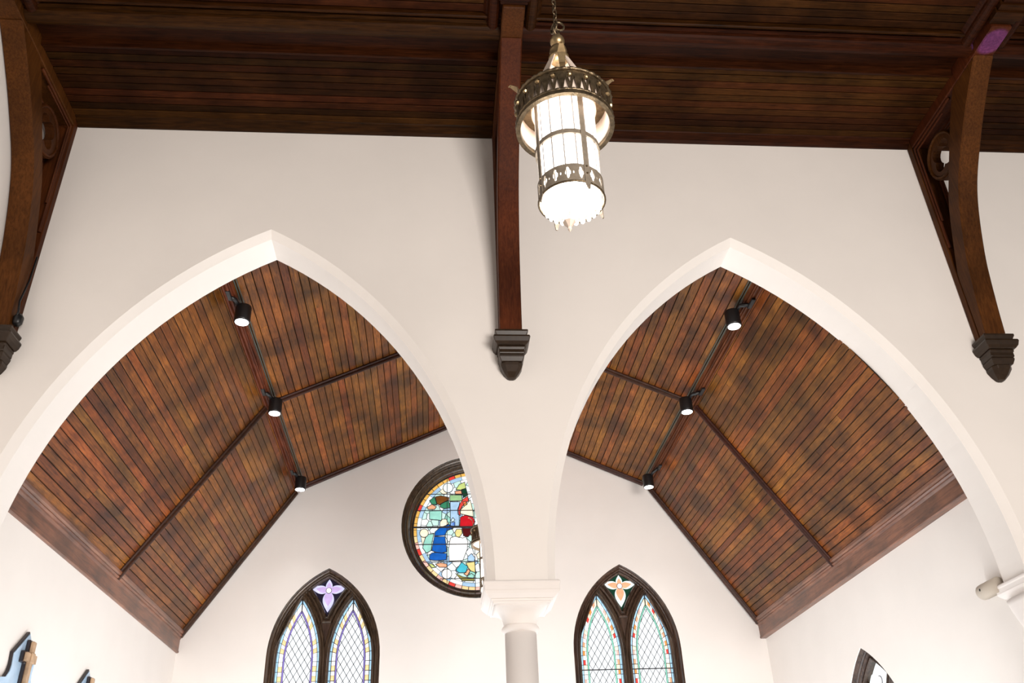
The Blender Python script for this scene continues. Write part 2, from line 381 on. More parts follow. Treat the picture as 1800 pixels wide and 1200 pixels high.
# mouldings: purlins, ribs, gable ribs, cornices
tn = [0]
def trim(mb, mat, label=None):
    tn[0] += 1; return struct(mb.build('trim_%d' % tn[0], mat), label)
def along_y(prof, y0, y1):
    return MB().loft([[(a, y0, b) for a, b in prof], [(a, y1, b) for a, b in prof]])
def bead(cx, cz, r, n=8, a0=0, a1=2*pi):
    return [(cx+r*cos(a0+(a1-a0)*k/n), cz+r*sin(a0+(a1-a0)*k/n)) for k in range(n)]
for sg in (-1, 1):
    EX, EZ, KX, KZ = SIDE[sg]
    kx = XC+sg*KX; ang_lo = atan2(KZ-EZ, EX-KX); ang_up = atan2(RZ-KZ, KX)
    lo = Vector((sg*cos(ang_lo), -sin(ang_lo))); up = Vector((-sg*cos(ang_up), sin(ang_up)))
    def on(d, s, k):   # point: distance s along slope d from the purlin line, k below the boards
        q = d; nn = Vector((q.y, -q.x))
        if nn.y > 0: nn = -nn
        p = Vector((kx, KZ))+q*s+nn*k; return (p.x, p.y)
    mb = along_y([on(lo, .085, -.01), on(lo, .085, .018), on(lo, .068, .030), on(lo, .050, .022), on(lo, .046, .046), on(lo, .028, .060), on(lo, .010, .052),
                  on(lo, .004, .030), on(up, .014, .028), on(up, .020, .048), on(up, .036, .050), on(up, .048, .024), on(up, .062, .032), on(up, .078, .020), on(up, .078, -.01)], Yf, Yb)
    trim(mb, M['trim'], 'long varnished purlin moulding, %s side of the transept ceiling' % ('left' if sg < 0 else 'right'))
    # ribs across the slopes: one in the middle, one against the end wall
    for (yc, hw, dp) in ((Ym, .055, .075), (Yb-.075, .075, .075)):
        for d, L, st in ((lo, math.hypot(EX-KX, KZ-EZ), .09), (up, math.hypot(KX, RZ-KZ), .09)):
            rings = []
            prof = [(-hw, -.01), (-hw, .02), (-hw*.75, .034), (-hw*.5, .03), (-hw*.42, dp*.8), (-hw*.2, dp), (hw*.2, dp), (hw*.42, dp*.8), (hw*.5, .03), (hw*.75, .034), (hw, .02), (hw, -.01)]
            for s in (st, L):
                rings.append([(on(d, s, k)[0], yc+q, on(d, s, k)[1]) for q, k in prof])
            trim(MB().loft(rings), M['trim_slope'])
    # eave cornice: crown, bead and deep board
    ex = XC+sg*EX
    prof = [(.10, EZ+.10), (-.07, EZ+.095), (-.095, EZ+.07), (-.09, EZ+.035), (-.065, EZ+.018), (-.07, EZ+.0), (-.055, EZ-.02), (-.035, EZ-.025), (-.026, EZ-.04),
            (-.016, EZ-.055), (-.012, EZ-.245), (-.022, EZ-.25), (-.022, EZ-.275), (-.008, EZ-.285), (.16, EZ-.285), (.16, EZ+.02)]
    trim(along_y([(ex+sg*a, b) for a, b in prof], Yf-.0, Yb-.002), M['cornice'], 'varnished eave cornice with wide flat board, %s wall' % ('left' if sg < 0 else 'right'))

# ------------------------------------------------------------------ nave ceiling
NZ = 9.93
mb = MB().box((-5.14, -7, NZ+.16), (12, W+T, NZ+.30))
nave = struct(mb.build('ceiling', M['backing']), 'dark boarded nave ceiling above the arcade wall')
TR = [-4.705, 0.815, 6.53]           # truss planes
bays = [(TR[0]+.13, TR[1]-.13), (TR[1]+.13, TR[2]-.13), (TR[2]+.13, 11.9)]
NBM = {}
def nave_board(x0, x1, y, p, z):
    key = (round(x1-x0, 3), round(p, 4))
    if key not in NBM:
        me = board_mesh(p-.012, x1-x0, .02, .008).copy(); me.materials.clear(); me.materials.append(M['nave_plank'])
        for v in me.vertices: v.co = Vector((v.co.y, v.co.x, v.co.z))
        me.flip_normals(); NBM[key] = me
    link('plank', NBM[key], nave, ((x0+x1)/2, y, z+random.uniform(-.003, .003)))
for x0, x1 in bays:
    n = 10; p = (8.45-7.34)/n
    for k in range(n): nave_board(x0, x1, 7.34+(k+.5)*p, p, NZ)
    for k in range(24): nave_board(x0, x1, 6.70-(k+.5)*.111, .111, NZ+.05)
for x0, x1 in bays:
    ax = lambda prof: MB().loft([[(x0, a, b) for a, b in prof], [(x1, a, b) for a, b in prof]])
    # wall crown, purlin fascia, purlin roll
    trim(ax([(8.60, NZ+.02), (8.60, NZ-.07), (8.575, NZ-.075), (8.55, NZ-.05), (8.51, NZ-.04), (8.48, NZ-.02), (8.45, NZ-.012), (8.43, NZ+.02)]), M['nave_trim'])
    trim(ax([(7.34, NZ-.02), (7.32, NZ-.022), (7.30, NZ+.08), (7.06, NZ+.08), (7.06, NZ+.15), (7.36, NZ+.15), (7.36, NZ-.012)]), M['nave_trim'])
    r = [(6.92+.10*cos(a), NZ-.01+.085*sin(a)) for a in [pi+pi*k/9 for k in range(10)]]
    trim(ax([(6.78, NZ+.15), (6.78, NZ+.03), (6.80, NZ-.015)]+r+[(7.05, NZ), (7.06, NZ+.15)]), M['nave_trim'])
    r2 = [(6.73+.022*cos(a), NZ+.02+.03*sin(a)) for a in [pi+pi*k/6 for k in range(7)]]
    trim(ax([(6.705, NZ+.15)]+r2+[(6.755, NZ+.15)]), M['nave_trim'])
    for xs, s in ((x0, 1), (x1, -1)):     # mitred roll along the tie beams of the upper panel
        if abs(xs) > 11: continue
        pr = [(xs, NZ+.15), (xs, NZ+.0)]+[(xs+s*(.085-.07*cos(a)), NZ+.01-.075*sin(a)) for a in [pi*k/8 for k in range(9)]]+[(xs+s*.17, NZ+.02), (xs+s*.20, NZ+.05), (xs+s*.20, NZ+.15)]
        trim(along_y(pr, 3.0, 6.86), M['nave_trim'])

# ------------------------------------------------------------------ trusses: brace, post, tie beam, roundel
def truss(x, label):
    root = empty('roof_truss', (x, W, 6.75), label, 'roof truss', 'arched roof trusses on the arcade wall')
    ex = lambda d: (lambda u, v: (x-d, u, v), lambda u, v: (x+d, u, v))
    front = catmull([(8.37, 6.745), (8.31, 7.25), (8.20, 7.85), (7.94, 8.58), (7.53, 9.13), (7.12, 9.56), (6.87, 9.79)], 6)
    back = catmull([(7.40, 9.79), (7.60, 9.55), (8.00, 8.94), (8.24, 8.50), (8.50, 7.70)], 5)
    MB().prism(front+back+[(8.50, 6.745)], *ex(.125)).build('curved_brace', M['beam'], root, bevel=.014)
    MB().box((x-.125, 8.502, 6.745), (x+.125, W, NZ+.02)).build('wall_post', M['beam'], root, bevel=.01)
    mb = MB().box((x-.125, 6.47, 9.792), (x+.125, 8.50, NZ+.10)); mb.build('tie_beam', M['beam'], root, bevel=.012)
    mb = MB().box((x-.125, 3.0, 9.86), (x+.125, 6.46, NZ+.12)).build('inner_beam', M['nave_trim'], root, bevel=.012)
    mb = MB()
    for (y0, y1, z, e) in ((6.40, 6.468, 9.83, .03), (6.28, 6.40, 9.80, .05), (6.20, 6.28, 9.83, .03)):
        mb.box((x-.125-e, y0, z), (x+.125+e, y1, NZ+.04))
    mb.build('cross_moulding', M['nave_trim'], root, bevel=.008)
    # panel mouldings inside the spandrel
    mb = MB()
    for s in (-.10, .10):
        mb.tube([(x+s, 8.48, 8.1), (x+s, 8.48, 9.76), (x+s, 7.55, 9.76)], .022, 6)
        mb.tube([(x+s, 8.44, 8.5), (x+s, 8.43, 9.70), (x+s, 7.75, 9.70)], .014, 6)
    mb.build('panel_moulding', M['beam'], root)
    # quatrefoil roundel
    cy, cz, R = 8.09, 9.30, .325
    q = []
    for k in range(4):
        a0 = pi/4+k*pi/2; ccy, ccz = cy+.11*cos(a0), cz+.11*sin(a0)
        for j in range(9):
            a = a0-radians(92)+radians(184)*j/8; q.append((ccy+.105*cos(a), ccz+.105*sin(a)))
    MB().prism(circ(cy, cz, R, 32), *ex(.055), holes=[q]).build('quatrefoil_roundel', M['beam'], root, bevel=.01)
    mb = MB()
    for s in (-.058, .058):
        mb.tube([(x+s, cy+(R-.03)*cos(2*pi*k/28), cz+(R-.03)*sin(2*pi*k/28)) for k in range(28)], .022, 6, True)
    mb.build('roundel_bead', M['beam'], root)
    return root
truss(TR[0], 'dark arched roof truss at the left edge, against the nave end wall')
truss(TR[1], 'dark arched roof truss above the column, seen head-on beside the hanging lantern')
truss(TR[2], 'arched roof truss at the right with warm brown brace and quatrefoil roundel')
def corbel(x, label):
    root = empty('wall_corbel', (x, W, 6.24), label, 'corbel', 'stepped corbels under the roof trusses')
    def tier(tiers, name):
        rings = []
        for hw, dp, z in tiers: rings.append([(x-hw, W, z), (x-hw, W-dp, z), (x+hw, W-dp, z), (x+hw, W, z)])
        MB().loft(rings).build(name, M['corbel'], root, bevel=.006)
    tier([(.185, .275, 6.745), (.185, .275, 6.72), (.165, .255, 6.68), (.165, .255, 6.665)], 'top_moulding')
    tier([(.20, .29, 6.665), (.205, .295, 6.64), (.19, .28, 6.59), (.165, .25, 6.56)], 'moulding')
    tier([(.15, .225, 6.56), (.15, .225, 6.535), (.142, .215, 6.525), (.142, .215, 6.475), (.132, .20, 6.46)], 'moulding')
    tier([(.142, .205, 6.46), (.138, .20, 6.435), (.118, .175, 6.385)], 'moulding')
    rings = []
    for hw, dp, z in ((.122, .17, 6.385), (.118, .165, 6.35), (.085, .12, 6.29), (.045, .065, 6.245), (.02, .03, 6.235)):
        c = hw*.38; rings.append([(x-hw, W, z), (x-hw, W-dp+c, z), (x-hw+c, W-dp, z), (x+hw-c, W-dp, z), (x+hw, W-dp+c, z), (x+hw, W, z)])
    MB().loft(rings).build('pendant_drop', M['corbel'], root, bevel=.004)
corbel(TR[0], 'dark stepped corbel cut off by the left edge'); corbel(TR[1], 'dark stepped corbel on the wall above the column'); corbel(TR[2], 'dark stepped corbel under the right-hand truss')
# cable with small clamp at the left truss
t = empty('cable_clamp', (-4.55, 8.42, 6.95), 'small black cable and clamp beside the left corbel', 'cable')
MB().tube([(-4.555, 8.50, 7.75), (-4.55, 8.47, 7.4), (-4.56, 8.42, 7.1), (-4.53, 8.40, 6.95), (-4.545, 8.41, 6.86)], .012, 6).build('cable', M['black'], t)
MB().lathe([(.03, 6.80), (.05, 6.83), (.055, 6.90), (.03, 6.94)], -4.53, 8.44, 10).build('clamp', M['black'], t)

# ------------------------------------------------------------------ column and end capital
def sq(hw, z, x, y, n=24):
    out = []
    for k in range(n):
        a = 2*pi*k/n+pi/n; m = max(abs(cos(a)), abs(sin(a))); out.append((x+hw*cos(a)/m, y+hw*sin(a)/m, z))
    return out
def rnd(r, z, x, y, n=24): return [(x+r*cos(2*pi*k/n+pi/n), y+r*sin(2*pi*k/n+pi/n), z) for k in range(n)]
def square_stack(prof, x, y, clip=None):
    mb = MB(); mb.loft([[(x-h, y-h, z), (x+h, y-h, z), (x+h, y+h, z), (x-h, y+h, z)] for h, z in prof]); return mb
def column(x, y, label):
    root = empty('column', (x, y, 0), label, 'column')
    MB().lathe([(.26, 0), (.26, .2), (.20, .24), (.18, .34), (.162, .40), (.160, 1.6), (.155, 3.58)], x, y, 40).build('shaft', M['stone'], root)
    MB().lathe([(.150, 3.555), (.168, 3.56), (.182, 3.575), (.186, 3.592), (.182, 3.61), (.168, 3.625), (.150, 3.63)], x, y, 40).build('necking_ring', M['stone'], root)
    rings = []
    for k in range(9):
        t_ = k/8; z = 3.62+.17*t_; w = t_**1.6; r0 = .158+.05*t_
        ring = []
        for c_, s_ in zip(rnd(r0, z, x, y, 40), sq(.152+.128*t_**2.2, z, x, y, 40)):
            ring.append(tuple(c_[i]*(1-w)+s_[i]*w for i in range(3)))
        rings.append(ring)
    MB().loft(rings, smooth=True).build('bell', M['stone'], root)
    square_stack([(.283, 3.785), (.283, 3.803), (.300, 3.806), (.300, 3.826)], x, y).build('fillet', M['stone'], root, bevel=.004)
    square_stack([(.315, 3.826), (.355, 3.865), (.372, 3.892)], x, y).build('ovolo', M['stone'], root, bevel=.003)
    square_stack([(.366, 3.892), (.366, 3.945), (.374, 3.95), (.374, 3.97), (.366, 3.985)], x, y).build('abacus', M['stone'], root, bevel=.005)
column(.83, W+T/2, 'slim white round column with square moulded capital under the pier')
# half capital on the right wall end of the arcade
x0 = 6.14; ymid = W+T/2
root = empty('end_capital', (x0, ymid, 3.6), 'white moulded half capital where the right arch meets the right wall', 'capital')
def half_stack(prof):
    mb = MB(); mb.loft([[(x0-h+.31, ymid-h, z+.05), (x0-.012, ymid-h, z+.05), (x0-.012, ymid+h, z+.05), (x0-h+.31, ymid+h, z+.05)] for h, z in prof]); return mb
half_stack([(.285, 3.785), (.285, 3.803), (.300, 3.806), (.300, 3.826)]).build('fillet', M['stone'], root, bevel=.003)
half_stack([(.315, 3.826), (.355, 3.865), (.372, 3.892)]).build('ovolo', M['stone'], root, bevel=.003)
half_stack([(.366, 3.892), (.366, 3.945), (.374, 3.95), (.374, 3.97), (.366, 3.985)]).build('abacus', M['stone'], root, bevel=.004)
rings = []
for k in range(7):
    t_ = k/6; r = .27-.18*(1-t_)**1.3
    rings.append([(x0-.012-(r*.2+.02+.02*t_) * cos(a), ymid+r*sin(a), 3.47+.37*t_) for a in [-pi/2+pi*j/14 for j in range(15)]])
MB().loft(rings, smooth=True).build('bell', M['stone'], root)
# small beige fixture mounted on the side wall next to the capital
root = empty('wall_speaker', (XR, 9.42, 4.07), 'small beige rounded wall unit beside the right end capital', 'speaker')
mb = MB(); rings = []
for r, y in ((.04, 9.52), (.068, 9.515), (.082, 9.497), (.086, 9.465), (.086, 9.16)):
    rings.append([(XR-.09+r*cos(a), y, 4.045+r*sin(a)) for a in [2*pi*j/20 for j in range(20)]])
mb.loft(rings, smooth=True).build('housing', M['beige'], root)
MB().box((XR-.03, 9.2, 3.99), (XR, 9.5, 4.10)).build('bracket', M['beige'], root)
MB().loft([[(XR-.172+d, 9.40+.012*cos(a), 4.05+.014*sin(a)) for a in [2*pi*j/10 for j in range(10)]] for d in (-.007, .02)]).build('sensor_eye', M['black'], root)

# ------------------------------------------------------------------ windows
def clip_convex(poly, region):
    out = poly
    n = len(region)
    for i in range(n):
        a, b = region[i], region[(i+1) % n]; inp = out; out = []
        if not inp: return []
        side = lambda p: (b[0]-a[0])*(p[1]-a[1])-(b[1]-a[1])*(p[0]-a[0])
        for k in range(len(inp)):
            p, q = inp[k], inp[(k+1) % len(inp)]; sp_, sq_ = side(p), side(q)
            if sp_ >= 0: out.append(p)
            if (sp_ >= 0) != (sq_ >= 0):
                t_ = sp_/(sp_-sq_); out.append((p[0]+(q[0]-p[0])*t_, p[1]+(q[1]-p[1])*t_))
    return out
def parea(p): return .5*sum(p[i][0]*p[(i+1) % len(p)][1]-p[(i+1) % len(p)][0]*p[i][1] for i in range(len(p)))
def lancet_pt(a, e, R, spring, bottom, d, t, side):
    """point at inset d and parameter t (0..1 straight part, 1..2 arc) of one side of a lancet"""
    if t <= 1: return (side*(a-d), bottom+(spring-bottom)*t)
    Rd = R-d; th = acos(min(1, e/Rd))*(t-1); return (side*(Rd*cos(th)-e), spring+Rd*sin(th))
def pane(root, poly, key, fm, d0=0.0, th=.008, name='glass_pane'):
    if abs(parea(poly)) < 2e-4: return
    return MB().prism(poly, lambda u, v: fm(u, v, d0), lambda u, v: fm(u, v, d0+th)).build(name, GL[key], root)
def gothic_window(name, label, fm, half, rise, apex, bottom, style, glass_bottom, k=1.0):
    """fm(u, v, depth): u across from centre, v height, depth into the wall"""
    spring = apex-rise
    root = empty(name, fm(0, bottom, 0), label, 'window', kind='structure')
    out = win_outline(0, apex, half, rise, bottom)
    out = out[::-1]                                # run so that the left side is the inside
    mb = MB()
    sweep2d(mb, out, [(-.012, .30), (-.012, .02), (.0, .012), (.022, .03), (.034, .055), (.05, .06), (.058, .085), (.075, .08), (.09, .095), (.10, .13), (.105, .15), (.11, .30)], fm)
    mb.build('frame', M['frame'], root)
    # two lancets and a kite
    lh, lc = .385*k, .472*k; lapex = apex-.52*k; lrise = 1.13*k; lsp = lapex-lrise
    lan = lambda c, g=0.0: win_outline(c, lapex, lh, lrise, glass_bottom, g, 12)
    top_kite = []
    # kite between lancets and the main arch, from offset curves
    inner = arch(half, rise, 40, -.125*k, spring, 0)
    gap = .235*k
    kite = []
    for p in inner:
        e = (lrise**2-lh**2)/(2*lh); R = lh+e+gap
        okk = all(math.hypot(p[0]-(c+sgn*(-e)), p[1]-lsp) > R or (sgn*(p[0]-c) < 0) for c, sgn in ((-lc, 1), (lc, -1)))
        if p[1] > lsp+.3*k and okk: kite.append(p)
    e = (lrise**2-lh**2)/(2*lh); R = lh+e+gap
    # right edge of the left lancet grown by gap, downwards
    def edge(sgn):
        res = []
        for i in range(40):
            th = acos((e)/(R))*(1-i/39*1.0); u = sgn*(-lc+(R*cos(th)-e)); v = lsp+R*sin(th)
            res.append((u, v))
        return res
    lft = [p for p in edge(1) if p[0] < -.002 and p[1] > lsp+.2]; rgt = [p for p in edge(-1) if p[0] > .002 and p[1] > lsp+.2]
    xm = kite[0][0] if kite else -.3*k
    lft = [p for p in lft if p[0] > xm]; rgt = [p for p in rgt if p[0] < -xm]
    kite = kite+rgt+lft[::-1]
    body = offset_path(out, False, .085)
    mb = MB(); mb.prism(body, lambda u, v: fm(u, v, .15), lambda u, v: fm(u, v, .27), [lan(-lc), lan(lc), kite])
    mb.build('tracery', M['frame'], root)
    for hole in (lan(-lc)[::-1], lan(lc)[::-1]):
        mb = MB()
        sweep2d(mb, hole, [(-.105*k, .16), (-.105*k, .125), (-.09*k, .10), (-.075*k, .095), (-.06*k, .115), (-.048*k, .12), (-.04*k, .105), (-.028*k, .105), (-.02*k, .13), (-.006*k, .14), (.004, .155), (.008, .20), (.008, .27)], fm)
        mb.build('lancet_moulding', M['frame'], root)
    kk = kite if parea(kite) > 0 else kite[::-1]
    mb = MB(); sweep2d(mb, kk, [(-.125*k, .16), (-.12*k, .125), (-.10*k, .105), (-.08*k, .105), (-.065*k, .125), (-.05*k, .145), (-.035*k, .145), (-.03*k, .12), (-.018*k, .11), (-.006*k, .12), (.006, .15), (.006, .27)], fm, True); mb.build('kite_moulding', M['frame'], root)
    zb0 = kk and min(p[1] for p in kk)
    mb = MB(); pr = [(-.036, .155), (-.033, .125), (-.02, .105), (0, .098), (.02, .105), (.033, .125), (.036, .155)]
    mb.loft([[fm(a*k, v, d+q) for a, d in pr] for v, q in ((bottom, 0), (zb0-.36, 0), (zb0-.22, .012), (zb0-.125, .045))]); mb.build('mullion_roll', M['frame'], root)
    # lead backing just behind the glass shows as the came lines
    MB().prism(offset_path(out, False, .06), lambda u, v: fm(u, v, .225), lambda u, v: fm(u, v, .235)).build('lead_came', M['lead'], root)
    gd = .205; g = .0055
    e = (lrise**2-lh**2)/(2*lh); R = lh+e
    for c in (-lc, lc):
        fml = lambda u, v, d, c=c: fm(u+c, v, d)
        b1, b2, b3 = .042*k, .118*k, .148*k
        Ls = lsp-glass_bottom; ns = max(1, int(round(Ls/(.165*k)))); na = 7
        ts = [i/ns for i in range(ns)]+[1+i/na for i in range(na+1)]
        for side in (-1, 1):
            for i in range(len(ts)-1):
                t0, t1 = ts[i], min(ts[i+1], 1.985); dt = t1-t0
                gt = g/(Ls if t0 < 1 else R*acos(e/R))
                def quad(d0, d1, ta, tb):
                    A = [lancet_pt(lh, e, R, lsp, glass_bottom, d0, ta+(tb-ta)*q/3, side) for q in range(4)]
                    C = [lancet_pt(lh, e, R, lsp, glass_bottom, d1, ta+(tb-ta)*q/3, side) for q in range(3, -1, -1)]
                    return A+C
                pane(root, quad(.002, b1-g, t0+gt, t1-gt), style['outer'], fml, gd)
                if style['kind'] == 'urn':
                    pane(root, quad(b1+g, b2-g, t0+gt, t0+dt*.52), style['b1'] if (i*7+(side > 0)*3) % 3 else 'urnwhite', fml, gd)
                    pane(root, quad(b1+g, b2-g, t0+dt*.56, t1-gt), 'urnwhite', fml, gd)
                else:
                    kx = ('redbit', 'peach', 'urnwhite', 'orange', 'pink')[(i*3+(side > 0)+int(c > 0)) % 5]
                    pane(root, quad(b1+g, b1+(b2-b1)*.55, t0+gt, t0+dt*.5), kx, fml, gd)
                    pane(root, quad(b1+(b2-b1)*.62, b2-g, t0+gt, t0+dt*.5), 'urnwhite', fml, gd)
                    pane(root, quad(b1+g, b2-g, t0+dt*.55, t1-gt), 'urnwhite' if i % 2 else 'cream', fml, gd)
                pane(root, quad(b2+g*.6, b3-g*.6, t0, t1), style['inner'], fml, gd)
        # diamond quarries clipped to the inner lancet
        din = b3+.004
        reg = [lancet_pt(lh, e, R, lsp, glass_bottom, din, t, 1) for t in [0]+[1+q/10 for q in range(11)]]
        reg += [(-u, v) for u, v in reg[-2::-1]]
        dw, dh = .059*k, .096*k; g = .0075
        nr = int((lapex-glass_bottom)/dh)+2
        for r_ in range(nr):
            for q in range(-5, 6):
                uc = (q*2+(r_ % 2))*dw; vc = glass_bottom+r_*dh
                dia = [(uc-dw+g, vc), (uc, vc-dh+g*1.5), (uc+dw-g, vc), (uc, vc+dh-g*1.5)]
                cl = clip_convex(dia, reg)
                if len(cl) >= 3: pane(root, cl, style['quarry'], fml, gd, .006, 'quarry')
        zb = style['bar']
        MB().loft([[fml(u, zb+.009*s, .185+dd_) for s, dd_ in ((-1, 0), (1, 0), (1, .018), (-1, .018))] for u in (-lh+.005, lh-.005)]).build('saddle_bar', M['lead'], root)
    # flower in the kite
    kc = (0, apex-.375*k)
    pane(root, offset_path(kk, True, .012) if parea(offset_path(kk, True, .012)) > 0 else kk, style['ground'], fm, gd+.004, .006)
    def petal(ang, L, w, key, n=10, r0=.0):
        pts = []
        for j in range(n+1):
            s = j/n; pts.append((r0+(L-r0)*s, w*sin(pi*min(1, s**.8))*(1 if s < 1 else 0)))
        pts = pts+[(a_, -b_) for a_, b_ in pts[-2:0:-1]]
        ca, sa = cos(ang), sin(ang); return [(kc[0]+a_*ca-b_*sa, kc[1]+a_*sa+b_*ca) for a_, b_ in pts]
    for ang, L, w in ((pi/2, .215*k, .062*k), (radians(9), .335*k, .078*k), (radians(171), .335*k, .078*k), (-pi/2, .40*k, .105*k)):
        pane(root, petal(ang, L, w, 0), style['petal'], fm, gd-.006, .008, 'petal_pane')
        pane(root, petal(ang, L*.72, w*.72, 0), style['petal2'], fm, gd-.013, .008, 'petal_pane')
    pane(root, [(kc[0]+.056*k*cos(a), kc[1]+.056*k*sin(a)) for a in [2*pi*j/16 for j in range(16)]], 'navy', fm, gd-.020, .008, 'boss_pane')
    pane(root, [(kc[0]+.046*k*cos(a), kc[1]+.046*k*sin(a)) for a in [2*pi*j/16 for j in range(16)]], 'white', fm, gd-.026, .008, 'boss_pane')
    return root
ST1 = dict(kind='urn', outer='sky', b1='amber', inner='purple', quarry='clear', ground='navy', petal='lavender', petal2='lilac', bar=4.50)
ST2 = dict(kind='leaf', outer='sky', b1='peach', inner='teal', quarry='clear', ground='forest', petal='palewhite', petal2='peach', bar=4.66)
ST3 = dict(kind='urn', outer='palewhite', b1='palewhite', inner='sky', quarry='clear', ground='palewhite', petal='palewhite', petal2='clear', bar=2.6)
for i, (c, ap) in enumerate(WIN):
    fm = lambda u, v, d, c=c: Vector((c+u, B+d, v))
    gothic_window('window_%d' % (i+1), ('pointed stained glass window with purple flower above two lancets, left of the column',
                  'pointed stained glass window with pink and green flower above two lancets, right of the column')[i], fm, WH, WR, ap, 2.6, (ST1, ST2)[i], 3.9)
fm = lambda u, v, d: Vector((XR+d, SW['c']-u, v))
gothic_window('window_4', 'pale glass pointed window on the right wall, only its tip in view', fm, SW['half'], SW['rise'], SW['apex'], .9, ST3, 2.0, 1.22)

# rose window
FIG=[
('green',[(-0.9,0.601),(-0.802,0.679),(-0.751,0.521),(-0.85,0.522)]),
('brown',[(-0.783,0.679),(-0.677,0.704),(-0.509,0.664),(-0.515,0.611),(-0.602,0.573),(-0.689,0.508),(-0.751,0.534)]),
('green',[(-0.677,0.534),(-0.515,0.598),(-0.484,0.454),(-0.602,0.429),(-0.689,0.469)]),
('peach',[(-0.948,0.458),(-0.85,0.522),(-0.763,0.469),(-0.8,0.418),(-0.923,0.419)]),
('sage',[(-0.49,0.716),(-0.253,0.715),(-0.241,0.596),(-0.49,0.591)]),
('lime',[(-0.365,0.835),(-0.301,0.941),(-0.188,0.994),(-0.164,0.86),(-0.252,0.821)]),
('dkgreen',[(-0.252,0.834),(-0.164,0.86),(-0.128,0.714),(-0.216,0.662)]),
('peach',[(-0.39,0.795),(-0.265,0.814),(-0.24,0.721),(-0.378,0.729)]),
('paleblue',[(-0.484,0.572),(-0.291,0.57),(-0.323,0.401),(-0.306,0.258),(-0.307,0.066),(-0.478,0.068)]),
('aqua',[(-0.898,0.38),(-0.651,0.384),(-0.657,0.185),(-0.896,0.213)]),
('red',[(-0.228,0.622),(-0.128,0.687),(-0.116,0.595),(-0.242,0.478),(-0.292,0.388),(-0.281,0.284),(-0.33,0.31),(-0.336,0.414),(-0.292,0.518)]),
('gold',[(-0.229,0.57),(-0.166,0.582),(-0.142,0.517),(-0.205,0.478)]),
('cream',[(-0.267,0.413),(-0.155,0.517),(-0.079,0.608),(-0.032,0.385),(-0.021,0.256),(-0.182,0.296),(-0.28,0.323)]),
('crimson',[(-0.281,0.245),(-0.182,0.289),(-0.034,0.243),(0.014,0.153),(-0.049,0.051),(-0.294,0.053)]),
('cream',[(-0.687,0.147),(-0.638,0.21),(-0.564,0.209),(-0.515,0.119),(-0.601,0.057),(-0.687,0.057)]),
('blue',[(-0.515,0.043),(-0.466,0.138),(-0.392,0.15),(-0.393,0.067),(-0.442,0.004),(-0.503,0.005)]),
('cream',[(-0.472,0.183),(-0.429,0.24),(-0.392,0.195),(-0.429,0.15)]),
('blue',[(-0.784,-0.052),(-0.686,0.035),(-0.515,0.097),(-0.417,0.032),(-0.552,-0.03),(-0.588,-0.117),(-0.795,-0.134)]),
('blue',[(-0.795,-0.147),(-0.588,-0.149),(-0.551,-0.454),(-0.648,-0.478),(-0.768,-0.458),(-0.847,-0.426)]),
('blue',[(-0.888,-0.524),(-0.84,-0.475),(-0.744,-0.47),(-0.551,-0.491),(-0.563,-0.614),(-0.671,-0.624),(-0.791,-0.623),(-0.887,-0.609)]),
('maroon',[(-0.246,0.018),(-0.025,0.016),(-0.05,-0.073),(-0.137,-0.16),(-0.222,-0.134)]),
('straw',[(-0.393,-0.069),(-0.356,0.0),(-0.258,-0.001),(-0.246,-0.083),(-0.308,-0.171),(-0.369,-0.145)]),
('white',[(-0.479,-0.182),(-0.393,-0.145),(-0.235,-0.184),(-0.174,-0.16),(-0.138,-0.261),(-0.152,-0.41),(-0.239,-0.63),(-0.503,-0.639),(-0.515,-0.405)]),
('aqua',[(-0.941,-0.101),(-0.808,-0.09),(-0.842,-0.252),(-0.859,-0.426),(-0.948,-0.474),(-1.022,-0.374),(-1.0,-0.251)]),
('peach',[(-0.766,-0.696),(-0.671,-0.673),(-0.551,-0.699),(-0.551,-0.76),(-0.694,-0.758)]),
('lime',[(-0.91,-0.682),(-0.838,-0.695),(-0.766,-0.757),(-0.837,-0.768)]),
('cyan',[(-0.372,-0.823),(-0.263,-0.666),(-0.144,-0.753),(-0.181,-0.874),(-0.312,-0.872)]),
('peach',[(-0.217,-0.897),(-0.132,-0.802),(-0.097,-0.839),(-0.158,-0.934)]),
('olive',[(-0.384,-0.883),(-0.241,-0.957),(-0.027,-0.984),(-0.016,-1.032),(-0.254,-1.029)]),
('aqua',[(-0.146,-0.934),(-0.073,-0.887),(-0.014,-0.936),(-0.039,-0.984),(-0.146,-0.982)]),
('straw',[(-0.179,-0.68),(-0.01,-0.658),(0.011,-0.877),(-0.085,-0.839),(-0.132,-0.778)]),
('paleblue',[(-0.142,-0.558),(-0.068,-0.497),(0.003,-0.584),(-0.022,-0.658),(-0.142,-0.644)]),
]
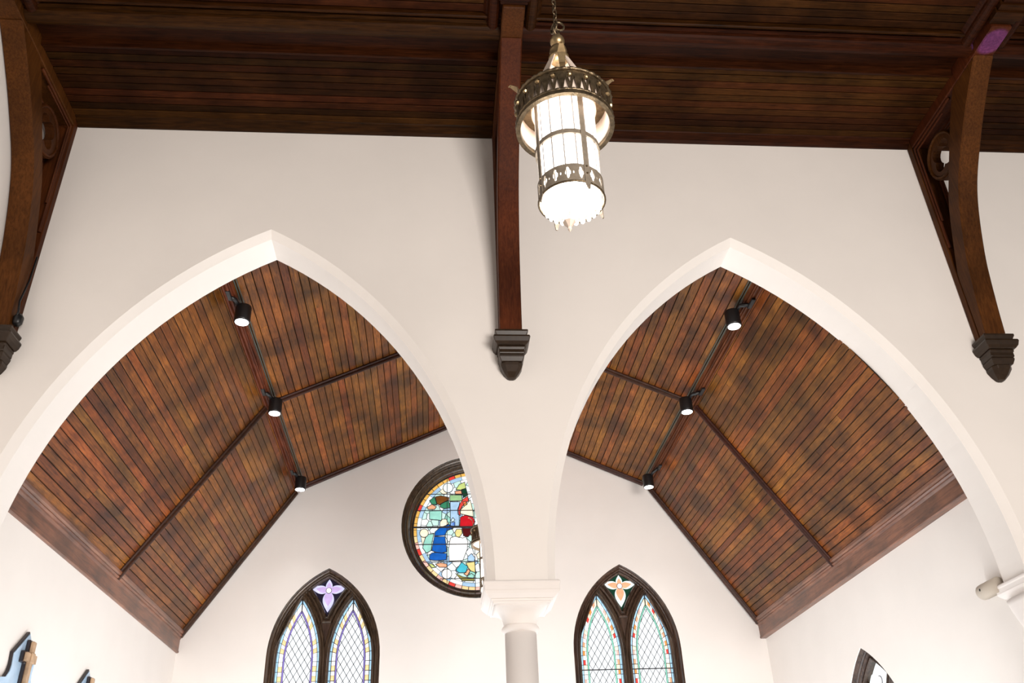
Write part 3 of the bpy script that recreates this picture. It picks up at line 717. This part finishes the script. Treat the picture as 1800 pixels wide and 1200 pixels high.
def rose():
    cx, cz, R = ROSE
    root = empty('window_3', (cx, B, cz-R), 'round stained glass window half hidden behind the pier', 'window', kind='structure')
    fm = lambda u, v, d: Vector((cx+u, B+d, cz+v))
    ring = circ(0, 0, R, 72)
    mb = MB(); sweep2d(mb, ring, [(-.012, .38), (-.012, .02), (.01, .008), (.03, .03), (.035, .06), (.06, .07), (.065, .10), (.09, .13), (.11, .13), (.12, .16), (.16, .22), (.185, .24), (.195, .27), (.21, .28), (.21, .38)], fm, True)
    mb.build('frame', M['frame'], root)
    MB().prism(circ(0, 0, 1.25, 48), lambda u, v: fm(u, v, .315), lambda u, v: fm(u, v, .325)).build('lead_came', M['lead'], root)
    gd = .30
    # border of short amber and red panes, then a white band
    n = 56
    for k in range(n):
        a0, a1 = 2*pi*k/n+.006, 2*pi*(k+1)/n-.006
        seg = lambda r0, r1: [(r0*cos(a0+(a1-a0)*q/2), r0*sin(a0+(a1-a0)*q/2)) for q in range(3)]+[(r1*cos(a1-(a1-a0)*q/2), r1*sin(a1-(a1-a0)*q/2)) for q in range(3)]
        am = (a0+a1)/2
        key = 'redbit' if k % 7 == 3 else ('gold' if sin(am) > -.1 else ('amber' if k % 3 else 'pink'))
        pane(root, seg(1.15, 1.205), key, fm, gd)
        if k % 2 == 0:
            b0, b1 = 2*pi*k/n+.004, 2*pi*(k+2)/n-.004
            pane(root, [(1.075*cos(b0+(b1-b0)*q/3), 1.075*sin(b0+(b1-b0)*q/3)) for q in range(4)]+[(1.142*cos(b1-(b1-b0)*q/3), 1.142*sin(b1-(b1-b0)*q/3)) for q in range(4)], 'palewhite' if k % 4 else 'paleblue', fm, gd)
    # pale irregular quarries between
    rng = random.Random(11); pts = []
    for _ in range(9000):
        if len(pts) >= 190: break
        p = (rng.uniform(-1.05, 1.05), rng.uniform(-1.05, 1.05))
        if math.hypot(*p) < 1.05 and all(math.hypot(p[0]-q[0], p[1]-q[1]) > .108 for q in pts): pts.append(p)
    reg = circ(0, 0, 1.066, 40)
    for p in pts:
        cell = list(reg)
        for q in pts:
            if q is p or math.hypot(q[0]-p[0], q[1]-p[1]) > .9: continue
            mx, my = (p[0]+q[0])/2, (p[1]+q[1])/2; dx, dy = q[0]-p[0], q[1]-p[1]; l = math.hypot(dx, dy)
            mx -= dx/l*.007; my -= dy/l*.007
            # keep the half plane containing p
            inp = cell; cell = []
            sd = lambda z: (z[0]-mx)*dx+(z[1]-my)*dy
            for i in range(len(inp)):
                a, b = inp[i], inp[(i+1) % len(inp)]; sa, sb = sd(a), sd(b)
                if sa <= 0: cell.append(a)
                if (sa <= 0) != (sb <= 0): t_ = sa/(sa-sb); cell.append((a[0]+(b[0]-a[0])*t_, a[1]+(b[1]-a[1])*t_))
            if len(cell) < 3: break
        if len(cell) >= 3:
            key = rng.choice(['palewhite', 'palewhite', 'clear', 'paleaqua', 'paleaqua', 'white', 'aqua', 'clear', 'paleblue', 'cream', 'palewhite', 'paleaqua'] if p[0] < .1 else ['palewhite', 'paleaqua', 'clear', 'sage', 'aqua', 'cream', 'paleblue'])
            pane(root, cell, key, fm, gd)
    # the figures and foliage, each piece its own pane with a lead line round it; the far half repeats the composition
    lead = MB()
    def piece(key, poly, d=.283):
        if parea(poly) < 0: poly = poly[::-1]
        pane(root, poly, key, fm, d, .01)
        sweep2d(lead, poly, [(-.007, d-.003), (.005, d-.003), (.005, d+.012), (-.007, d+.012)], fm, True)
    swap = dict(blue='green', aqua='paleblue', crimson='blue', maroon='dkgreen', red='gold')
    for key, poly in FIG:
        piece(key, poly)
        if max(p[0] for p in poly) < -.1: piece(swap.get(key, key), [(-p[0]+.06, p[1]) for p in poly])
    for c, rad, key in (((-.528, .869), .10, 'palewhite'), ((-1.0, -.075), .085, 'cream'), ((-.551, -.893), .095, 'white'), ((.55, .869), .10, 'palewhite'), ((1.0, -.075), .085, 'cream'), ((.56, -.893), .095, 'white')):
        piece(key, circ(c[0], c[1], rad, 18), .278)
    lead.build('lead_outline', M['lead'], root)
    bars = MB()
    for z, t_ in ((.732, .006), (.385, .006), (.04, .016), (-.309, .007), (-.659, .006), (-.991, .006)):
        w = sqrt(1.205**2-z*z); bars = MB()
        bars.loft([[fm(u, z+s*t_, .262+q) for s, q in ((-1, 0), (1, 0), (1, .016), (-1, .016))] for u in (-w, w)]); bars.build('saddle_bar', M['lead'], root)
    for x in (-.545, 0, .545):
        w = sqrt(1.205**2-x*x)
        MB().loft([[fm(x+s*.006, z, .266+q) for s, q in ((-1, 0), (1, 0), (1, .012), (-1, .012))] for z in (-w, w)]).build('saddle_bar', M['lead'], root)
rose()

# ------------------------------------------------------------------ spotlights on the purlins
def spotlight(x, y, z, sg, label, tgt, power):
    root = empty('spotlight', (x, y, z+.24), label, 'spotlight', 'black spotlights along the ceiling purlins')
    MB().lathe([(.088, z-.125), (.100, z-.125), (.104, z-.10), (.104, z+.095), (.098, z+.115), (.05, z+.12)], x, y, 28).build('head', M['black'], root)
    MB().lathe([(.086, z-.130), (.086, z-.118)], x, y, 28, False).build('lens', M['lens'], root)
    kx, kz = XC+sg*(KX-.01), KZ-.05
    MB().tube([(x+sg*.05, y-.04, z+.10), (x+sg*.09, y-.13, z+.135), (kx, y-.20, kz-.02)], .030, 8).build('arm', M['black'], root)
    MB().box((kx-.028, y-.36, kz-.05), (kx+.028, y-.14, kz-.012)).build('adapter', M['black'], root, bevel=.006)
    spot('spotlight_beam', (x, y, z-.14), tgt, power, 76, (1, .98, .95), 1.0, .07)
SP = [(-2.561, 10.0, 7.968, -1), (-2.55, 12.7, 7.97, -1), (-2.572, 15.95, 7.974, -1), (4.069, 10.05, 8.006, 1), (4.054, 12.65, 7.978, 1), (4.083, 15.8, 7.922, 1)]
SL = ['black spotlight nearest the arch on the left purlin', 'black spotlight at the rib crossing of the left purlin', 'black spotlight by the end wall on the left purlin',
      'black spotlight nearest the arch on the right purlin', 'black spotlight at the rib crossing of the right purlin', 'black spotlight by the end wall on the right purlin']
for (x, y, z, sg), lb in zip(SP, SL): spotlight(x, y, z, sg, lb, (x+(.5 if sg < 0 else -.5)*0, y+.0, 0), 130 if y < 15 else 55)
for sg in (-1, 1):
    root = empty('light_track', (XC+sg*(KX-.06), Yf, KZ), 'thin grey-green power track along the %s purlin' % ('left' if sg < 0 else 'right'), 'track')
    for o in (-.105, -.135):
        x = XC+sg*(KX+o); z = SIDE[sg][3]-.022-o*.45
        MB().loft([[(x+.009*cos(a), y, z+.009*sin(a)) for a in [2*pi*j/8 for j in range(8)]] for y in (Yf+.02, Yb-.16)]).build('conduit', M['conduit'], root)

# ------------------------------------------------------------------ hanging lanterns
def wrap_band(R, th, z0, z1, ncell, hole_fn, cx, cy):
    mb = MB(); da = 2*pi/ncell
    for k in range(ncell):
        holes = hole_fn(k)       # list of loops in (0..1, 0..1)
        m = 4
        outer = [(i/m, 0) for i in range(m)]+[(1, 0), (1, 1)]+[(1-i/m, 1) for i in range(1, m)]+[(0, 1)]
        f = lambda r: (lambda u, v: (cx+r*cos((k+u)*da), cy+r*sin((k+u)*da), z0+(z1-z0)*v))
        mb.prism(outer, f(R), f(R-th), holes)
    return mb
def lantern(x, y, zb, label, chain_to):
    """zb is the height of the open bottom rim of the glass body"""
    root = empty('hanging_lantern', (x, y, zb), label, 'lantern', 'glass lanterns on chains')
    Z = lambda q: zb+q
    SA = [radians(-70+90*k) for k in range(4)]
    MB().lathe([(.150, Z(0)), (.152, Z(.30)), (.158, Z(.66)), (.05, Z(.665))], x, y, 40, True, False).build('glass_body', M['lamp_glass'], root)
    MB().lathe([(.146, Z(.03)), (.10, Z(.012)), (.04, Z(0.0)), (.001, Z(-.003))], x, y, 32, True, False).build('glass_bowl', M['lamp_glass'], root)
    for k in range(16):
        a = 2*pi*k/16+.11; c, s = cos(a), sin(a)
        MB().loft([[(x+r*c-w*s, y+r*s+w*c, z) for r, w in ((.151, -.0035), (.1575+.005*(z > Z(.3)), -.0035), (.1575+.005*(z > Z(.3)), .0035), (.151, .0035))] for z in (Z(.02), Z(.65))]).build('glazing_bar', M['glazing_bar'], root)
    for a in SA:
        c, s = cos(a), sin(a); w = .0135
        rings = []
        for r, z in ((.166, Z(.70)), (.166, Z(.3)), (.164, Z(.05)), (.166, Z(-.03)), (.172, Z(-.062))):
            ww = w if z > Z(-.05) else .005
            rings.append([(x+r*c-ww*s, y+r*s+ww*c, z), (x+(r+.006)*c-ww*s, y+(r+.006)*s+ww*c, z), (x+(r+.006)*c+ww*s, y+(r+.006)*s-ww*c, z), (x+r*c+ww*s, y+r*s-ww*c, z)])
        st = MB().loft(rings).build('strap', M['strap'], root)
        for z in (Z(.085), Z(.04)):
            st2 = MB().loft([[(x+rr_*c-q*cos(b)*s, y+rr_*s+q*cos(b)*c, z+q*sin(b)) for b in [2*pi*j/8 for j in range(8)]] for rr_, q in ((.170, .006), (.176, .004))]).build('rivet', M['bronze'], st)
    MB().lathe([(.158, Z(.302)), (.168, Z(.302)), (.168, Z(.330)), (.158, Z(.330)), (.158, Z(.302))], x, y, 40, False, False).build('middle_hoop', M['strap'], root)
    def quat(k):
        res = []; q = []
        for j in range(4):
            a0 = j*pi/2
            for i in range(7):
                a = a0-radians(94)+radians(188)*i/6; q.append((.42+.115*cos(a0)+.105*cos(a), .5+(.19*sin(a0)+.155*sin(a))))
        res.append(q)
        res.append([(.86+.05*cos(2*pi*i/8), .5+.09*sin(2*pi*i/8)) for i in range(8)])
        return res
    wrap_band(.1675, .006, Z(-.012), Z(.096), 16, quat, x, y).build('pierced_band', M['strap'], root)
    MB().tube([(x+.166*cos(2*pi*k/40), y+.166*sin(2*pi*k/40), Z(-.014)) for k in range(40)], .006, 6, True).build('lower_rim', M['bronze'], root)
    fr = MB()
    for k in range(26):
        a0 = 2*pi*k/26; da = 2*pi/26*.72; pts = []
        prof = [(0, .0), (1, .0), (1, -.018), (.85, -.028), (.5, -.034), (.15, -.028), (0, -.018)]
        f = lambda r: (lambda u, v: (x+r*cos(a0+u*da), y+r*sin(a0+u*da), Z(-.012)+v))
        fr.prism(prof, f(.150), f(.146))
    tag(fr.build('glass_fringe', M['lamp_fringe'], root), kind='stuff')
    x -= .022
    MB().tube([(x+.022, y, Z(-.003)), (x, y, Z(-.11))], .004, 6).build('finial_rod', M['brass'], root)
    MB().lathe([(.001, Z(-.095)), (.012, Z(-.10)), (.010, Z(-.112)), (.034, Z(-.14)), (.010, Z(-.17)), (.010, Z(-.185)), (.001, Z(-.20))], x, y, 8, False).build('finial', M['cream_metal'], root)
    x += .022
    # crown ring
    r0, r1 = Z(.505), Z(.665)
    def lattice(k):
        return [[(.06, .14), (.44, .14), (.25, .70)], [(.56, .14), (.94, .14), (.75, .70)], [(.33, .86), (.67, .86), (.5, .36)]]
    wrap_band(.252, .006, r0, r1, 18, lattice, x, y).build('crown_band', M['bronze'], root)
    MB().lathe([(.238, r0+.002), (.238, r1-.004), (.232, r1-.004), (.232, r0+.002), (.238, r0+.002)], x, y, 44, False, False).build('crown_lamplight_band', M['cream_metal'], root)  # added cream band, puts lamplight on the crown's inner face as colour
    for zz, rr_ in ((r1, .011), (r0+.012, .009)):
        n = 120
        MB().tube([(x+.255*cos(2*pi*k/n), y+.255*sin(2*pi*k/n), zz) for k in range(n)], [rr_*(1+.28*sin(k*pi/1.5)) for k in range(n)], 6, True).build('rope_rim', M['bronze'], root)
    MB().lathe([(.262, r0-.002), (.262, r0-.02), (.238, r0-.02), (.238, r0-.002), (.262, r0-.002)], x, y, 44, False, False).build('crown_hoop', M['bronze'], root)
    MB().lathe([(.160, Z(.69)), (.175, Z(.66)), (.175, Z(.60)), (.165, Z(.60)), (.165, Z(.655)), (.150, Z(.68))], x, y, 40, True, False).build('top_collar', M['cream_metal'], root)
    MB().lathe([(.172, Z(.640)), (.246, Z(.648)), (.246, Z(.656)), (.172, Z(.650)), (.172, Z(.640))], x, y, 40, False, False).build('crown_plate', M['bronze'], root)
    for k in range(18):   # small rosettes on the crown
        a = 2*pi*(k+.5)/18; c, s = cos(a), sin(a)
        MB().loft([[(x+r*c-q*cos(b)*s, y+r*s+q*cos(b)*c, Z(.625)+q*sin(b)) for b in [2*pi*j/6 for j in range(6)]] for r, q in ((.250, .013), (.260, .011), (.264, .004))]).build('rosette', M['brass'], root)
    for a in SA:
        c, s = cos(a+.3), sin(a+.3)
        rings = []
        for r, z, w in ((.175, Z(.66), .052), (.12, Z(.82), .036), (.05, Z(1.0), .020), (.035, Z(1.03), .018)):
            rings.append([(x+r*c-w*s, y+r*s+w*c, z), (x+(r+.006)*c-w*s, y+(r+.006)*s+w*c, z+.003), (x+(r+.006)*c+w*s, y+(r+.006)*s-w*c, z+.003), (x+r*c+w*s, y+r*s-w*c, z)])
        MB().loft(rings).build('hood_strap', M['cream_metal'], root)
        c, s = cos(a+1.1), sin(a+1.1)
        rings = []
        for r, z, w in ((.235, Z(.665), .012), (.225, Z(.74), .016), (.24, Z(.80), .022), (.275, Z(.83), .010), (.285, Z(.825), .003)):
            rings.append([(x+r*c-w*s, y+r*s+w*c, z), (x+(r+.006)*c-w*s, y+(r+.006)*s+w*c, z), (x+(r+.006)*c+w*s, y+(r+.006)*s-w*c, z), (x+r*c+w*s, y+r*s-w*c, z)])
        MB().loft(rings).build('leaf_scroll', M['brass'], root)
    MB().lathe([(.02, Z(1.0)), (.055, Z(1.01)), (.058, Z(1.03)), (.036, Z(1.05)), (.05, Z(1.075)), (.046, Z(1.10)), (.026, Z(1.115)), (.02, Z(1.13))], x, y, 24).build('cap_collar', M['brass'], root)
    MB().lathe([(.012, Z(1.120))]+[(.042*sin(pi*k/10), Z(1.165)-.042*cos(pi*k/10)) for k in range(1, 10)]+[(.008, Z(1.21)), (.006, Z(1.225))], x, y, 20).build('ball', M['brass'], root)
    # chain links
    def ring_mesh(name, L, wd, r, mat):
        pts = [(wd*cos(2*pi*k/14), 0, L*sin(2*pi*k/14)) for k in range(14)]
        mb = MB().tube(pts, r, 6, True); me = bpy.data.meshes.new(name); me.from_pydata(mb.v, [], mb.f); me.materials.append(mat)
        for p in me.polygons: p.use_smooth = True
        return me
    hk = ring_mesh('hook_ring', .034, .030, .0065, M['bronze'])
    for dx, dz, an in ((0, .0, .9), (.018, .045, .2), (-.012, .028, 2.0)):
        link('hook_ring', hk, root, (x+dx, y, Z(1.25+dz)), 0, (0, .4*dx/.02, an))
    me = ring_mesh('chain_link', .026, .0125, .0038, M['bronze'])
    z = Z(1.335); i = 0
    while z < chain_to:
        link('chain_link', me, root, (x+.0*i, y, z), 0, (0, 0, .5+(i % 2)*pi/2)); z += .043; i += 1
    return root
L1 = lantern(.664, 3.40, 4.462, 'large lit glass lantern with bronze crown hanging in front of the nave ceiling', 9.9)
L2 = lantern(.655, 9.9, 4.30, 'second lit lantern mostly hidden behind the pier, before the round window', 9.70)

# ------------------------------------------------------------------ cross plaques on the left transept wall
def plaque(y, ztip, label):
    root = empty('cross_plaque', (XL, y, ztip-.9), label, 'plaque', 'cross plaques on the left transept wall')
    half = [(0, 0), (.30, -.275), (.285, -.40), (.30, -.47), (.36, -.545), (.50, -.57), (.50, -.62), (.40, -.9), (0, -1.15)]
    poly = half+[(-a, b) for a, b in half[-2:0:-1]]
    fm = lambda d, s=1.0: (lambda u, v: (XL+.003+d, y+u*s, ztip-.5+(v+.5)*s))
    MB().prism(poly, fm(.0), fm(.035)).build('edge_board', M['plaque_edge'], root, bevel=.004)
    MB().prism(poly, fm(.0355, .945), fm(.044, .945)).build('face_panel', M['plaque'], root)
    def cross(g, d0, d1, name, mat):
        c = [(-.035-g, -.90), (-.035-g, -.335-g), (-.13-g, -.335-g), (-.13-g, -.245+g), (-.035-g, -.245+g), (-.035-g, -.115+g), (.035+g, -.115+g), (.035+g, -.245+g), (.13+g, -.245+g), (.13+g, -.335-g), (.035+g, -.335-g), (.035+g, -.90)]
        MB().prism(c, fm(d0), fm(d1)).build(name, mat, root, bevel=.008)
    cross(.016, .045, .085, 'cross_backing', M['plaque_edge']); cross(0, .085, .125, 'cross', M['tan'])
    MB().box((XL+.125, y-.05, ztip-.345), (XL+.14, y+.05, ztip-.235)).build('cross_boss', M['tan'], root, bevel=.01)
    MB().box((XL+.085, y-.042, ztip-.66), (XL+.135, y+.042, ztip-.56)).build('cross_band', M['tan'], root, bevel=.006)
plaque(10.60, 4.075, 'pointed plaque with blue window reflection painted on and wooden cross at the lower left edge')
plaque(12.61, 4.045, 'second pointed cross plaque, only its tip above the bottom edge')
